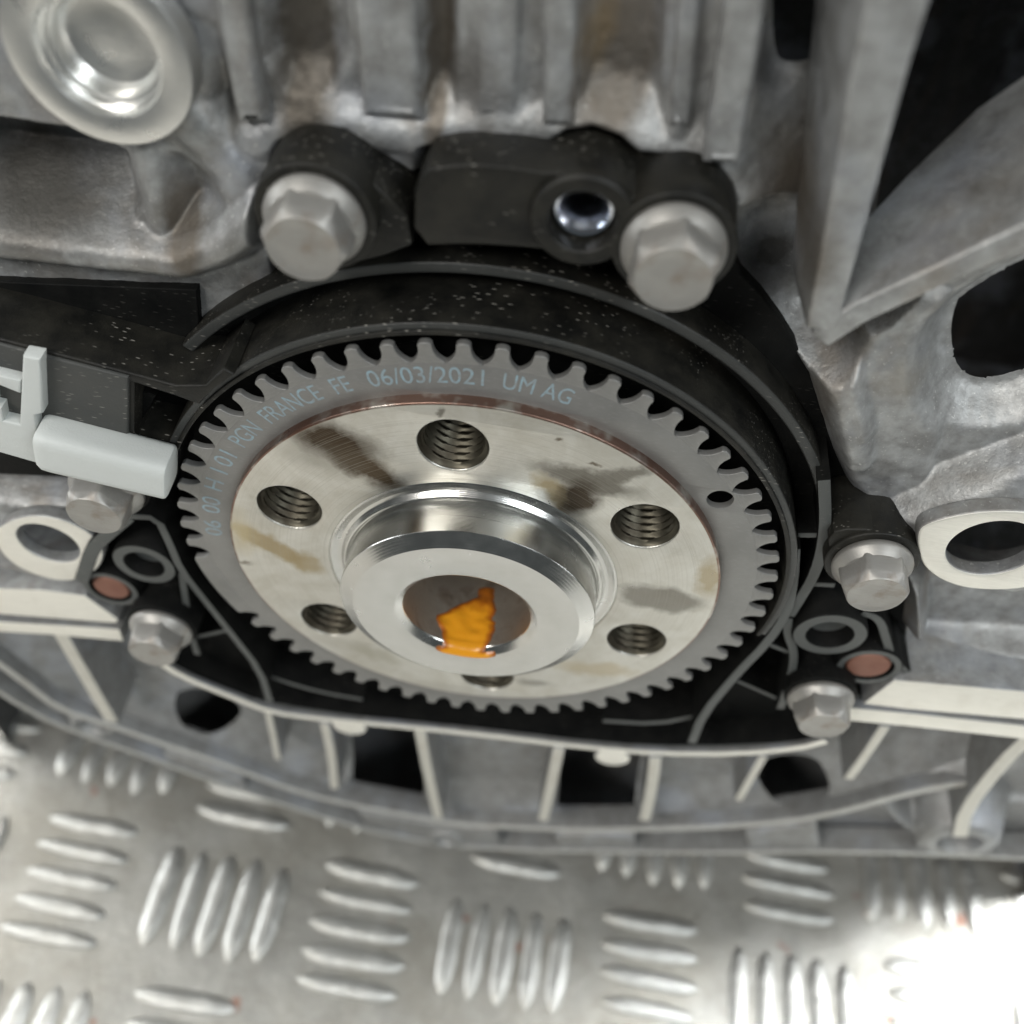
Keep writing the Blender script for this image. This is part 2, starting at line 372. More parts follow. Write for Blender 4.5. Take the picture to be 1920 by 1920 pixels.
def lathe_mesh(profile, cx, cz, n=96, closed_ends=False, a0=0.0, sharp=40):
    """profile = [(r, y)...] turned about the y axis at (cx, cz)"""
    v, f = [], []
    for (r, y) in profile:
        for i in range(n):
            a = a0 + 2 * math.pi * i / n
            v.append((cx + r * math.cos(a), y, cz + r * math.sin(a)))
    for k in range(len(profile) - 1):
        for i in range(n):
            j = (i + 1) % n
            f.append((k * n + i, k * n + j, (k + 1) * n + j, (k + 1) * n + i))
    if closed_ends:
        f.append(tuple(range(n))); f.append(tuple(range((len(profile) - 1) * n, len(profile) * n))[::-1])
    me = pymesh('lathe', v, f)
    bm = bmesh.new(); bm.from_mesh(me); bmesh.ops.remove_doubles(bm, verts=bm.verts, dist=0.0005)
    bmesh.ops.recalc_face_normals(bm, faces=bm.faces); bm.to_mesh(me); bm.free()
    smooth_by_angle(me, sharp)
    return me
def orient_front(me):
    """make an open surface face the side of smaller y / outside"""
    return me

# ------------------------------------------------------------------ cast surfaces (height field in x,z giving y)
def seg_dist(X, Z, pts, closed=False):
    d = np.full(X.shape, 1e9)
    n = len(pts)
    for i in range(n if closed else n - 1):
        ax, az = pts[i]; bx, bz = pts[(i + 1) % n]
        dx, dz = bx - ax, bz - az; L = dx * dx + dz * dz + 1e-9
        t = np.clip(((X - ax) * dx + (Z - az) * dz) / L, 0, 1)
        d = np.minimum(d, np.hypot(X - ax - t * dx, Z - az - t * dz))
    return d
def poly_sd(X, Z, pts):
    d = seg_dist(X, Z, pts, True); ins = np.zeros(X.shape, bool); n = len(pts)
    for i in range(n):
        ax, az = pts[i]; bx, bz = pts[(i + 1) % n]
        cnd = ((az > Z) != (bz > Z)) & (X < (bx - ax) * (Z - az) / (bz - az + 1e-12) + ax)
        ins ^= cnd
    return np.where(ins, -d, d)
def softrise(d, slope, k=0.6):          # 0 inside, slope*d outside, rounded edge
    return slope * k * np.log1p(np.exp(np.clip(d / k, -40, 40)))
def smin(a, b, k):
    h = np.clip(0.5 + 0.5 * (b - a) / k, 0, 1); return b * (1 - h) + a * h - k * h * (1 - h)
def vnoise(X, Z, sc_, seed):
    rs = np.random.RandomState(seed); g = rs.rand(256, 256)
    x = X * sc_ + 100; z = Z * sc_ + 100; i = np.floor(x).astype(int); j = np.floor(z).astype(int)
    fx = x - i; fz = z - j; fx = fx * fx * (3 - 2 * fx); fz = fz * fz * (3 - 2 * fz)
    G = lambda a, b: g[a % 256, b % 256]
    return (G(i, j) * (1 - fx) + G(i + 1, j) * fx) * (1 - fz) + (G(i, j + 1) * (1 - fx) + G(i + 1, j + 1) * fx) * fz - 0.5
def cast(parent, x0, x1, z0, z1, step, base, feats, keep, names, mats, bumps=0.5, holes=()):
    xs = np.arange(x0, x1 + step, step); zs = np.arange(z0, z1 + step, step)
    X, Z = np.meshgrid(xs, zs)
    Y = np.full(X.shape, float(base)) + 0.7 * vnoise(X, Z, 0.07, 3)
    owner = np.zeros(X.shape, int)
    for ft in feats:
        kind, pts, yf, w, slope, part = ft[:6]
        k = ft[6] if len(ft) > 6 else 1.4
        if kind == 'rib': h = yf + softrise(seg_dist(X, Z, pts) - w, slope)
        elif kind == 'pad': h = yf + softrise(poly_sd(X, Z, pts) - w, slope)
        elif kind == 'disc': h = yf + softrise(np.hypot(X - pts[0], Z - pts[1]) - w, slope)
        if kind in ('rib', 'pad', 'disc'):
            own = h < Y - 0.15
            if part: owner = np.where(own & (h < yf + 9), part, owner)
            Y = smin(Y, h, k)
        else:
            if kind == 'cutpoly': h = yf - softrise(poly_sd(X, Z, pts) - w, slope)
            elif kind == 'cutdisc': h = yf - softrise(np.hypot(X - pts[0], Z - pts[1]) - w, slope)
            elif kind == 'cutrib': h = yf - softrise(seg_dist(X, Z, pts) - w, slope)
            if part: owner = np.where(h > Y + 1.0, part, owner)
            Y = -smin(-Y, -h, k)
    Y = Y + bumps * (0.55 * vnoise(X, Z, 0.3, 5) + 0.35 * vnoise(X, Z, 0.8, 6) * (Y > 9))
    nz, nx = X.shape
    idx = np.arange(nz * nx).reshape(nz, nx)
    quads = np.stack([idx[:-1, :-1], idx[:-1, 1:], idx[1:, 1:], idx[1:, :-1]], -1).reshape(-1, 4)
    fo = owner[:-1, :-1].ravel()
    XC = X[:-1, :-1].ravel() + step / 2; ZC = Z[:-1, :-1].ravel() + step / 2
    kp = keep(XC, ZC)
    # real openings: grid points near an outline are moved on to it, cells inside are left out
    X2, Z2 = X.copy(), Z.copy(); cellin = np.zeros((nz - 1, nx - 1), bool)
    for kind, pts, mg in holes:
        sd = (poly_sd(X, Z, pts) if kind == 'poly' else np.hypot(X - pts[0], Z - pts[1]) - pts[2]) + mg
        gz_, gx_ = np.gradient(sd, step); gl = np.hypot(gx_, gz_) + 1e-6
        near = np.abs(sd) < 0.62 * step
        X2 = np.where(near, X - sd * gx_ / gl ** 2, X2); Z2 = np.where(near, Z - sd * gz_ / gl ** 2, Z2)
        sn = np.where(near, 0.0, sd)
        cellin |= (sn[:-1, :-1] + sn[1:, :-1] + sn[:-1, 1:] + sn[1:, 1:]) < 0
    kp = kp & ~cellin.ravel()
    V = np.stack([X2.ravel(), Y.ravel(), Z2.ravel()], 1)
    # analytic normals so that neighbouring parts shade as one casting
    gz, gx = np.gradient(Y, step)
    NR = np.stack([gx, -np.ones_like(gx), gz], -1).reshape(-1, 3); NR /= np.linalg.norm(NR, axis=1)[:, None]
    objs = []
    for pid, (nm, mt) in enumerate(zip(names, mats)):
        q = quads[kp & (fo == pid)]
        if len(q) < 12: continue
        used, inv = np.unique(q, return_inverse=True)
        q = inv.reshape(-1, 4)
        me = bpy.data.meshes.new(nm); nv, nf = len(used), len(q)
        me.vertices.add(nv); me.vertices.foreach_set('co', V[used].ravel())
        me.loops.add(nf * 4); me.loops.foreach_set('vertex_index', q.ravel().astype(np.int32))
        me.polygons.add(nf); me.polygons.foreach_set('loop_start', np.arange(0, nf * 4, 4, dtype=np.int32))
        me.update(calc_edges=True); me.validate()
        o = link(nm, me, mt, parent, O=(0, 0, 0))
        me.normals_split_custom_set_from_vertices([tuple(v) for v in NR[used]])
        objs.append(o)
    return objs

# ---- floor: checker plate with five-bar treads
fo = bpy.data.objects.new('tread_plate_floor', None); col.objects.link(fo); fo.location = (0, 0, 0); fo['kind'] = 'structure'
fo['_o'] = [0., 0., FLOOR]; fo['label'] = 'worn bright metal tread plate floor under the engine'
v = []; f = []
nx_, ny_ = 60, 50
for j in range(ny_ + 1):
    for i in range(nx_ + 1):
        v.append((-600 + 1200 * i / nx_, -420 + 1000 * j / ny_, FLOOR))
for j in range(ny_):
    for i in range(nx_):
        a = j * (nx_ + 1) + i; f.append((a, a + 1, a + nx_ + 2, a + nx_ + 1))
link('plate', pymesh('plate', v, f), M_FLOOR, fo)
def tread_mesh():
    L, W, H = 17.4, 3.5, 2.1; v = []; f = []; n, k = 18, 6
    for i in range(n + 1):
        t = -1 + 2 * i / n; w = W * (1 - abs(t) ** 3.6) ** 0.6 + 0.02; h = H * (1 - abs(t) ** 3.0) ** 0.6
        for j in range(k + 1):
            a = math.pi * j / k
            v.append((t * L, -w * math.cos(a), FLOOR - 0.3 + (h + 0.3) * math.sin(a) ** 0.8))
    for i in range(n):
        for j in range(k):
            a = i * (k + 1) + j; f.append((a, a + k + 1, a + k + 2, a + 1))
    me = pymesh('tread_bar', v, f)
    bm = bmesh.new(); bm.from_mesh(me); bmesh.ops.recalc_face_normals(bm, faces=bm.faces); bm.to_mesh(me); bm.free()
    return me
TR = []
for q_ in range(6):
    me_ = tread_mesh()
    for vv in me_.vertices:
        vv.co.z += 0.25 * mnoise.noise(Vector((vv.co.x * 0.16 + 9 * q_, vv.co.y * 0.3, 1.7))) * max(0, vv.co.z - FLOOR) * 0.7
        vv.co.y += 0.3 * mnoise.noise(Vector((vv.co.x * 0.12, 5.0 * q_, 0.4)))
    TR.append(me_)
tr0 = link('tread_bar', TR[0], M_TREAD, fo, O=(0, 0, FLOOR))
for me_ in TR[1:]:
    t_ = link('tread_bar', me_, M_TREAD, fo, O=(0, 0, FLOOR)); bpy.data.objects.remove(t_)
def floor_pt(px, py):
    d = RGT * (px - 960) / FPX - UPV * (py - 960) / FPX + FWD
    return CAM + d * (FLOOR - CAM[2]) / d[2]
# the pattern is laid out on the plate itself: cells of five bars turned alternately
p0 = floor_pt(405, 1695); p1 = floor_pt(945, 1790); p2 = floor_pt(180, 1660)
ux = (p1 - p0)[:2]; cell = np.linalg.norm(ux) / 2; ang = math.atan2(ux[1], ux[0]); ux = ux / np.linalg.norm(ux); uy = np.array([-ux[1], ux[0]])
print('tread cell', cell, 'angle', math.degrees(ang), p0, p2)
first = True; cnt = 0
for a in range(-7, 10):
    for b in range(-6, 8):
        c = p0[:2] + ux * cell * a + uy * cell * b
        vert = (a + b) % 2 == 0
        d = np.array([c[0], c[1], FLOOR]) - CAM; zz = d @ FWD
        sx_, sy_ = 960 + FPX * (d @ RGT) / zz, 960 - FPX * (d @ UPV) / zz
        if not (-260 < sx_ < 2180 and 1100 < sy_ < 2200): continue
        for k in range(5):
            off = (k - 2) * 9.6
            pos = c + (ux if vert else uy) * off
            o = tr0 if first else copy_part(tr0, fo)
            first = False; cnt += 1; o.data = TR[(cnt * 7 + cnt // 5) % 6]
            o.location = Vector((pos[0] * S, pos[1] * S, 0))
            o.rotation_euler = (0, 0, ang + (math.pi / 2 if vert else 0) + random.uniform(-.03, .03))
            s_ = random.uniform(0.93, 1.05); o.scale = (s_, random.uniform(0.85, 1.1), random.uniform(0.8, 1.1))
print('treads', cnt)

# ------------------------------------------------------------------ carrier outline, shared by the castings behind it
OUT_PX = [(300, 900), (352, 655), (500, 560), (488, 350), (520, 285), (580, 258), (640, 262), (700, 310), (765, 350), (785, 297), (880, 281), (1025, 287), (1060, 263), (1110, 258), (1160, 275), (1195, 305), (1258, 309), (1326, 320), (1365, 365), (1378, 420), (1372, 530), (1450, 610), (1530, 740), (1575, 880), (1600, 935), (1690, 985), (1722, 1040), (1712, 1150), (1700, 1270), (1610, 1390), (1500, 1402), (1300, 1408), (1130, 1400), (900, 1370), (700, 1350), (500, 1322), (400, 1290), (300, 1240), (225, 1190), (150, 1100), (152, 1060), (190, 1000), (235, 960)]
OUT = xzs(OUT_PX, 11)
def zb(x):       # joint between block and oil pan
    L0, L1 = xz(0, 1155, 7), xz(232, 1174, 7); R0, R1 = xz(1615, 1324, 7), xz(1920, 1359, 7)
    return np.interp(x, [L0[0] - 60, L0[0], L1[0], R0[0], R1[0], R1[0] + 80],
                     [L0[1] - 60 * (L1[1] - L0[1]) / (L1[0] - L0[0]), L0[1], L1[1], R0[1], R1[1], R1[1] + 80 * (R1[1] - R0[1]) / (R1[0] - R0[0])])

# ------------------------------------------------------------------ engine block
block = thing('engine_block', 'grey cast aluminium engine block with tall vertical ribs above the black seal carrier', 'engine block', (0, 30, FLOOR))
def rib(px, y, w, slope, part, k=1.4): return ('rib', xzs(px, y), y, w, slope, part, k)
def pad(px, y, slope, part, k=1.4): return ('pad', xzs(px, y), y, 0, slope, part, k)
def cut(px, y, yref, slope, part=0, k=1.4): return ('cutpoly', xzs(px, yref), y, 0, slope, part, k)
BN = ['rear_wall'] + ['rib'] * 12 + ['plug_boss']
BM = [M_CAST] * 14
eyeR = xz(1862, 1030, 3); eyeL = xz(90, 1020, 6)
plugc = xz(182, 108, 8)
BAYS = [dense(p_, rounds=2, closed=True) for p_ in (
    xzs([(1440, -160), (1640, -160), (1614, 110), (1560, 150), (1470, 160), (1434, 120)], 20),
    xzs([(1400, 425), (1480, 415), (1515, 500), (1525, 600), (1480, 560), (1410, 500)], 19),
    xzs([(1690, -140), (2150, -140), (2150, 160), (1925, 215), (1800, 330), (1690, 450), (1600, 540), (1630, 400)], 25),
    xzs([(1800, 545), (2150, 390), (2150, 640), (1960, 700), (1850, 735), (1785, 715), (1770, 620)], 19))]
BF = [
    cut([(508, -100), (636, -100), (634, 90), (610, 150), (550, 156), (518, 100)], 18.0, 15, 2.2, 0, 1.3),
    cut([(800, -100), (850, -100), (848, 262), (802, 262)], 17.5, 14, 4.0, 0, 0.5),
    cut([(1095, -100), (1238, -100), (1236, 250), (1100, 255)], 17.6, 14, 4.0, 0, 0.5),
    cut([(342, 30), (395, 60), (430, 200), (440, 260), (380, 230)], 17, 14, 2.5, 0, 0.8),
    cut([(-80, 262), (170, 300), (225, 330), (190, 395), (60, 420), (-80, 400)], 27, 14, 2.6),
    cut([(330, 320), (385, 350), (400, 430), (365, 475), (325, 440)], 18.5, 14, 1.4),
    cut([(1430, 140), (1600, 140), (1560, 420), (1520, 560), (1400, 560), (1375, 420)], 26, 9, 5.0),
    cut([(1712, 1085), (2100, 1105), (2100, 1285), (1690, 1265), (1700, 1150)], 22, 7, 4.0),
    cut([(-80, 890), (170, 925), (130, 960), (-80, 950)], 24, 8, 4.0),
    rib([(915, -80), (930, 120), (930, 250)], 13.0, 2.8, 1.6, 3),
    rib([(1300, -80), (1290, 120), (1270, 250)], 12.6, 1.2, 2.4, 4, 0.6),
    rib([(470, 275), (600, 238), (770, 268), (900, 256), (1060, 244), (1200, 278), (1340, 312), (1385, 400)], 12.4, 1.6, 0.9, 5, 1.6),
    rib([(-90, 462), (140, 488), (330, 508), (410, 480), (485, 420)], 8.5, 2.0, 2.2, 6),
    rib([(262, 285), (288, 390), (305, 480)], 12, 1.4, 1.8, 7),
    rib([(350, 240), (430, 330), (470, 430)], 12, 2.6, 1.3, 8),
    rib([(1365, 490), (1460, 560), (1545, 640), (1590, 770), (1612, 880)], 9, 2.0, 2.6, 9),
    rib([(2050, 860), (1920, 905), (1800, 945), (1700, 985)], 7, 1.6, 3.0, 10),
    pad([(1560, 600), (1620, 590), (1720, 545), (1775, 570), (1785, 680), (1765, 800), (1720, 965), (1650, 960), (1595, 905), (1585, 780)], 12, 2.0, 0),
    rib([(1570, 640), (1600, 740), (1622, 830)], 8.5, 0.9, 2.4, 11),
    pad([(1720, 880), (1800, 760), (1990, 680), (2050, 850), (1850, 930)], 16.5, 0.7, 0, 3.0),
    ('disc', plugc, 14.0, 14.2, 2.2, 13),
    pad([(-80, 930), (60, 955), (215, 945), (170, 1010), (-80, 990)], 10, 3.0, 0),
    pad([(1705, 985), (1850, 928), (2050, 890), (2050, 1090), (1900, 1118), (1725, 1082)], 6.2, 3.0, 0),
    pad([(-80, 985), (60, 962), (200, 990), (205, 1050), (160, 1092), (60, 1085), (-80, 1050)], 9.2, 3.0, 0),
    rib([(1705, 1150), (1718, 1205)], 9, 1.4, 3.5, 0),
    ('cutpoly', BAYS[0], 24, 0.5, 2.5, 0, 1.5), ('cutpoly', BAYS[1], 26, 2.5, 2.2, 0, 1.5), ('cutpoly', BAYS[3], 21, 0.5, 1.5, 0, 2.0), ('cutpoly', BAYS[2], 25, 0, 6.0, 0, 0.6),
    
    ('cutpoly', OUT, 20.6, -1.8, 3.2, 0, 1.0),
]
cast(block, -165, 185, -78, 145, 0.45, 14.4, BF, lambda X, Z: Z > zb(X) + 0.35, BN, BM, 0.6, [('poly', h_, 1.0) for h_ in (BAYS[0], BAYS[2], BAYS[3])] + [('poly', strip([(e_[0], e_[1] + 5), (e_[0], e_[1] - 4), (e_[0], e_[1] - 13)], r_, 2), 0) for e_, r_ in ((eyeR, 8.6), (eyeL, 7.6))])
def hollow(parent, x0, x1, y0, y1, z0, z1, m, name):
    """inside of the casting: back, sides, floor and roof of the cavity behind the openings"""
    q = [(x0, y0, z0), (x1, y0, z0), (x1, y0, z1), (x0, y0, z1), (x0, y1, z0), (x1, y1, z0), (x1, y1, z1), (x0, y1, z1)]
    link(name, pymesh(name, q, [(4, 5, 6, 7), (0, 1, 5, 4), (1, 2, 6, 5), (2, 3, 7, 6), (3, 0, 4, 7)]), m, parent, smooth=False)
def deep_rib(pts, yf, w, backs):
    """free standing rib: flat front of half width w, its depth growing from one end to the other"""
    p = [np.array(q) for q in xzs(pts, yf)]; L = []
    for i in range(len(p)):
        t = p[min(i + 1, len(p) - 1)] - p[max(i - 1, 0)]; t = t / np.linalg.norm(t); nn = np.array([-t[1], t[0]])
        a_, b_ = p[i] + nn * w[i], p[i] - nn * w[i]; dr = 0.08 * (backs[i] - yf)
        c_, d_ = p[i] - nn * (w[i] + dr), p[i] + nn * (w[i] + dr)
        L += [(a_[0], yf, a_[1]), (b_[0], yf, b_[1]), (c_[0], backs[i], c_[1]), (d_[0], backs[i], d_[1])]
    F = []
    for i in range(len(p) - 1):
        for k in range(4): F.append((4 * i + k, 4 * i + (k + 1) % 4, 4 * i + 4 + (k + 1) % 4, 4 * i + 4 + k))
    F += [(0, 1, 2, 3), tuple(4 * (len(p) - 1) + k for k in (3, 2, 1, 0))]
    me = pymesh('rib', L, F); bm = bmesh.new(); bm.from_mesh(me); bmesh.ops.recalc_face_normals(bm, faces=bm.faces)
    ed = [e for e in bm.edges if len(e.link_faces) == 2 and e.calc_face_angle(0) > 0.8]
    bmesh.ops.bevel(bm, geom=ed, offset=0.7, segments=4, profile=0.5, affect='EDGES')
    bmesh.ops.subdivide_edges(bm, edges=[e for e in bm.edges if e.calc_length() > 9], cuts=3, use_grid_fill=True)
    bm.to_mesh(me); bm.free(); smooth_by_angle(me, 40); return me
for pts, yf, w, yb, bv in (([(418, -120), (440, 60), (460, 180), (474, 232)], 11.4, 2.2, 22, 1.3), ([(712, -120), (722, 60), (736, 226)], 12.0, 4.4, 22, 1.6),
                       ([(1046, -120), (1050, 60), (1046, 240)], 11.6, 2.3, 22, 1.4), ([(1410, -140), (1392, 60), (1362, 240), (1352, 308)], 8.5, 2.5, 20, 1.1), ([(1300, -120), (1288, 60), (1272, 240)], 12.6, 1.5, 22, 1.0), ([(928, -120), (934, 60), (930, 230)], 12.9, 3.2, 22, 1.6)):
    link('rib', prism_mesh([strip(xzs(pts, yf), w, 2)], yf, yb, bv, 5), M_CAST, block, O=(0, 0, 0))
link('rib', deep_rib([(1718, -160), (1690, -20), (1650, 130), (1600, 360), (1568, 500), (1540, 620)], 0, [3.4, 3.4, 3.2, 2.7, 2.4, 2.2], [26, 26, 25, 24, 20, 14]), M_CAST, block, O=(0, 0, 0))
link('rib', deep_rib([(2120, 355), (1920, 447), (1760, 520), (1610, 590), (1535, 640)], 0.05, [2.0, 2.0, 1.9, 2.0, 2.0], [30, 27, 21, 13, 11]), M_CAST, block, O=(0, 0, 0))
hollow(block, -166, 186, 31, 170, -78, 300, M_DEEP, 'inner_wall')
q = [(-166, 21, 144.5), (186, 21, 144.5), (186, 40, 300), (-166, 40, 300)]
link('upper_wall', pymesh('upper_wall', q, [(0, 1, 2, 3)]), M_CAST, block, smooth=False)
eye_out = dense(xzs([(1718, 1000), (1735, 982), (1800, 965), (1870, 957), (1950, 962), (2010, 985), (2020, 1050), (1980, 1092), (1900, 1108), (1820, 1106), (1770, 1092), (1735, 1068), (1722, 1040)], 3), rounds=2, closed=True)
link('bolt_eye', prism_mesh([eye_out, circ(*eyeR, 8.0, 60)], 3, 6.5, 0.6, 3), M_CAST, block, front=M_MACH)
eye_out = dense(xzs([(-20, 1000), (20, 975), (63, 966), (120, 975), (170, 1000), (195, 1030), (190, 1062), (160, 1085), (117, 1092), (60, 1078), (10, 1050)], 6), rounds=2, closed=True)
link('bolt_eye', prism_mesh([eye_out, circ(*eyeL, 6.9, 60)], 6, 9.5, 0.6, 3), M_CAST, block, front=M_MACH)
link('sealing_face', prism_mesh([xzs([(1676, 1275), (2010, 1304), (2010, 1357), (1700, 1330), (1618, 1320)], 5.5)], 5.5, 30, 0.4), M_CAST, block, front=M_MACH)
link('sealing_face', prism_mesh([xzs([(-90, 1100), (80, 1106), (160, 1117), (222, 1162), (218, 1169), (-90, 1145)], 5.5)], 5.5, 30, 0.4), M_CAST, block, front=M_MACH)

# ------------------------------------------------------------------ oil pan
pan = thing('oil_pan', 'grey cast aluminium oil pan with ribbed pockets resting on the tread plate', 'oil pan', (0, 30, FLOOR))
PN = ['pan_wall', 'bottom_rim', 'foot_rim'] + ['rib'] * 12 + ['screw_boss'] * 3
PM = [M_PAN] * 18
hL = xz(384, 1343, 18); hR = xz(1486, 1468, 18)
bo1 = xz(170, 1365, 11); bo2 = xz(1800, 1582, 8); bo3 = xz(835, 1580, 12)
RIM = [(285, 1234), (340, 1270), (436, 1309), (509, 1337), (600, 1349), (728, 1361), (910, 1379), (1100, 1403), (1240, 1414), (1380, 1415), (1500, 1404), (1550, 1390)]
BAND = [(-90, 1185), (20, 1262), (110, 1332), (205, 1362), (300, 1396), (400, 1428), (473, 1456), (564, 1489), (655, 1511), (765, 1531), (860, 1548), (947, 1553), (1100, 1559), (1313, 1555), (1440, 1546), (1527, 1535), (1600, 1518), (1676, 1496), (1757, 1478), (1830, 1470)]
FOOT = [(-90, 1240), (60, 1340), (170, 1385), (215, 1400), (300, 1430), (467, 1490), (640, 1545), (760, 1575), (860, 1590), (1000, 1596), (1194, 1600), (1400, 1600), (1540, 1598), (1723, 1602), (1800, 1606), (2050, 1618)]
FZ = xzs(FOOT, 13.5)
PHOLES = [xzs([(648, 1350), (700, 1350), (785, 1360), (795, 1496), (720, 1504), (660, 1484)], 17),
          xzs([(1056, 1380), (1108, 1385), (1160, 1400), (1206, 1410), (1188, 1528), (1042, 1524)], 17)]
PF = [
    cut([(1640, 1380), (1890, 1410), (1790, 1500), (1680, 1480), (1600, 1470)], 24, 12, 3.0),
    cut([(1850, 1470), (2050, 1350), (2050, 1570), (1850, 1560)], 25, 12, 3.0),
    cut([(0, 1195), (118, 1205), (190, 1335), (110, 1315)], 25, 12, 4.0),
    pad([(205, 1375), (860, 1560), (1730, 1575), (2050, 1590), (2050, 1660), (860, 1660), (150, 1430)], 20, 3.0, 0),
    rib(BAND, 12.5, 1.3, 0.62, 1, 1.6),
    rib(FOOT, 15, 1.5, 3.0, 2, 1.0),
    rib([(1655, 1508), (1690, 1545), (1730, 1572)], 11, 1.3, 3.5, 12, 0.9),
    rib([(1757, 1478), (1850, 1462)], 11, 1.3, 3.5, 13, 0.9),
    ('disc', bo1, 11, 7.0, 2.6, 15), ('disc', bo2, 8, 11.0, 3.0, 16, 1.0), ('disc', bo3, 12, 6.5, 2.0, 17),
    ('cutdisc', bo1, 24, 2.0, 5.0, 0, 0.8), ('cutdisc', bo2, 24, 3.2, 5.0, 0, 0.8), ('cutdisc', bo3, 20, 1.6, 4.0, 0, 0.8),
    ('cutdisc', hL, 16.5, 10.5, 1.5, 0, 1.0), ('cutdisc', hR, 16.5, 10.8, 1.5, 0, 1.0),
    *[('cutpoly', h_, 19, 1.0, 3.0, 0, 0.5) for h_ in PHOLES],
    ('cutpoly', OUT, 24, -4.5, 5.0, 0, 0.8),
]
def footz(x): return np.interp(x, [p[0] for p in FZ], [p[1] for p in FZ])
cast(pan, -165, 220, -212, -36, 0.6, 22, PF, lambda X, Z: (Z < zb(X) - 0.35) & (Z > np.maximum(footz(X) - 2.0, FLOOR)), PN, PM, 0.45, [('poly', h_, 0) for h_ in PHOLES] + [('disc', (*hL, 10.2), 0), ('disc', (*hR, 10.6), 0)])
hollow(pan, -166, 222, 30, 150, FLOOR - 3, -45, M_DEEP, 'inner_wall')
# underside sheet of the pan, from the foot rim back
v, f = [], []
for k, (x, z) in enumerate(FZ):
    zz = max(z - 2.0, FLOOR + 0.05); v += [(x, 14, zz), (x, 150, zz)]
    if k: f.append((2 * k - 2, 2 * k - 1, 2 * k + 1, 2 * k))
link('underside', pymesh('underside', v, f), M_PAN, pan)
for pts, yf, w in (([(112, 1188), (160, 1270), (210, 1355)], 7.0, 2.15),
                   ([(502, 1336), (512, 1380), (521, 1425)], 11.0, 1.15),
                   ([(608, 1356), (622, 1420), (627, 1480)], 9.0, 1.55),
                   ([(787, 1370), (802, 1450), (822, 1535)], 8.0, 1.75),
                   ([(1048, 1402), (1034, 1470), (1018, 1540)], 8.0, 1.75),
                   ([(1229, 1420), (1222, 1480), (1208, 1540)], 9.0, 1.85),
                   ([(1432, 1418), (1408, 1460), (1384, 1502)], 11.0, 1.35),
                   ([(1660, 1362), (1625, 1415), (1590, 1462)], 9.0, 1.45),
                   ([(1945, 1370), (1880, 1430), (1810, 1520), (1800, 1570)], 7.0, 2.15)):
    link('rib', prism_mesh([strip(xzs(pts, yf), w)], yf, 24, 0.5, 2), M_PAN, pan, front=M_PANFACE)
link('bottom_rim', prism_mesh([strip(xzs(BAND, 10.5), 1.55)], 10.5, 19, 0.7, 3), M_PAN, pan, front=M_PANRIM)
link('foot_rim', prism_mesh([strip(xzs(FOOT, 12.5), 1.15)], 12.5, 21, 0.5, 3), M_PAN, pan, front=M_PANRIM)
for pts in ([(305, 1405), (350, 1420), (430, 1448), (455, 1460), (462, 1484), (400, 1462), (310, 1428)], [(668, 1520), (765, 1540), (930, 1560), (940, 1590), (860, 1586), (760, 1571), (690, 1552)], [(1040, 1565), (1190, 1566), (1192, 1594), (1046, 1592)], [(1398, 1560), (1500, 1548), (1530, 1545), (1540, 1594), (1405, 1596)], [(1720, 1560), (1780, 1560), (1860, 1580), (1860, 1604), (1716, 1598)]):
    link('web', prism_mesh([xzs(pts, 13.6)], 13.6, 20, 0.9, 3), M_PAN, pan)
link('top_rim', prism_mesh([strip(xzs(RIM, 7.5), 1.2)], 7.5, 9.2, 0.3), M_PAN, pan, front=M_MACH)
for (px, py) in ((655, 1366), (1147, 1424)):
    c = xz(px, py, 8.5); link('tab', prism_mesh([circ(c[0], c[1] + 1, 5.0, 40)], 8.5, 22, 0.5), M_PAN, pan, front=M_MACH)
link('sealing_face', prism_mesh([xzs([(-90, 1160), (150, 1175), (224, 1180), (232, 1203), (100, 1191), (-90, 1180)], 5.5)], 5.5, 30, 0.4), M_PAN, pan, front=M_MACH)
link('sealing_face', prism_mesh([xzs([(1592, 1327), (1700, 1337), (2010, 1370), (2010, 1396), (1700, 1362), (1592, 1352)], 5.5)], 5.5, 30, 0.4), M_PAN, pan, front=M_MACH)

# ------------------------------------------------------------------ core plug
pl = thing('core_plug', 'large silver cup shaped core plug pressed into the top left of the block', 'core plug', (plugc[0], 8, plugc[1]))
link('rim', lathe_mesh([(13.0, 12), (13.0, 8.4), (12.8, 8.08), (12.5, 8), (9.05, 8), (8.75, 8.12), (8.55, 8.5)], *plugc, sharp=28), M_PLUG, pl)
link('cup', lathe_mesh([(8.55, 8.5), (8.35, 9.3), (8.0, 9.55), (7.85, 9.7), (7.7, 10.6), (7.3, 10.8), (7.15, 11.0), (6.9, 12.6), (6.3, 13.4), (5.6, 13.6), (3.0, 13.4), (0.02, 13.35)], *plugc, sharp=24), M_PLUG, pl)

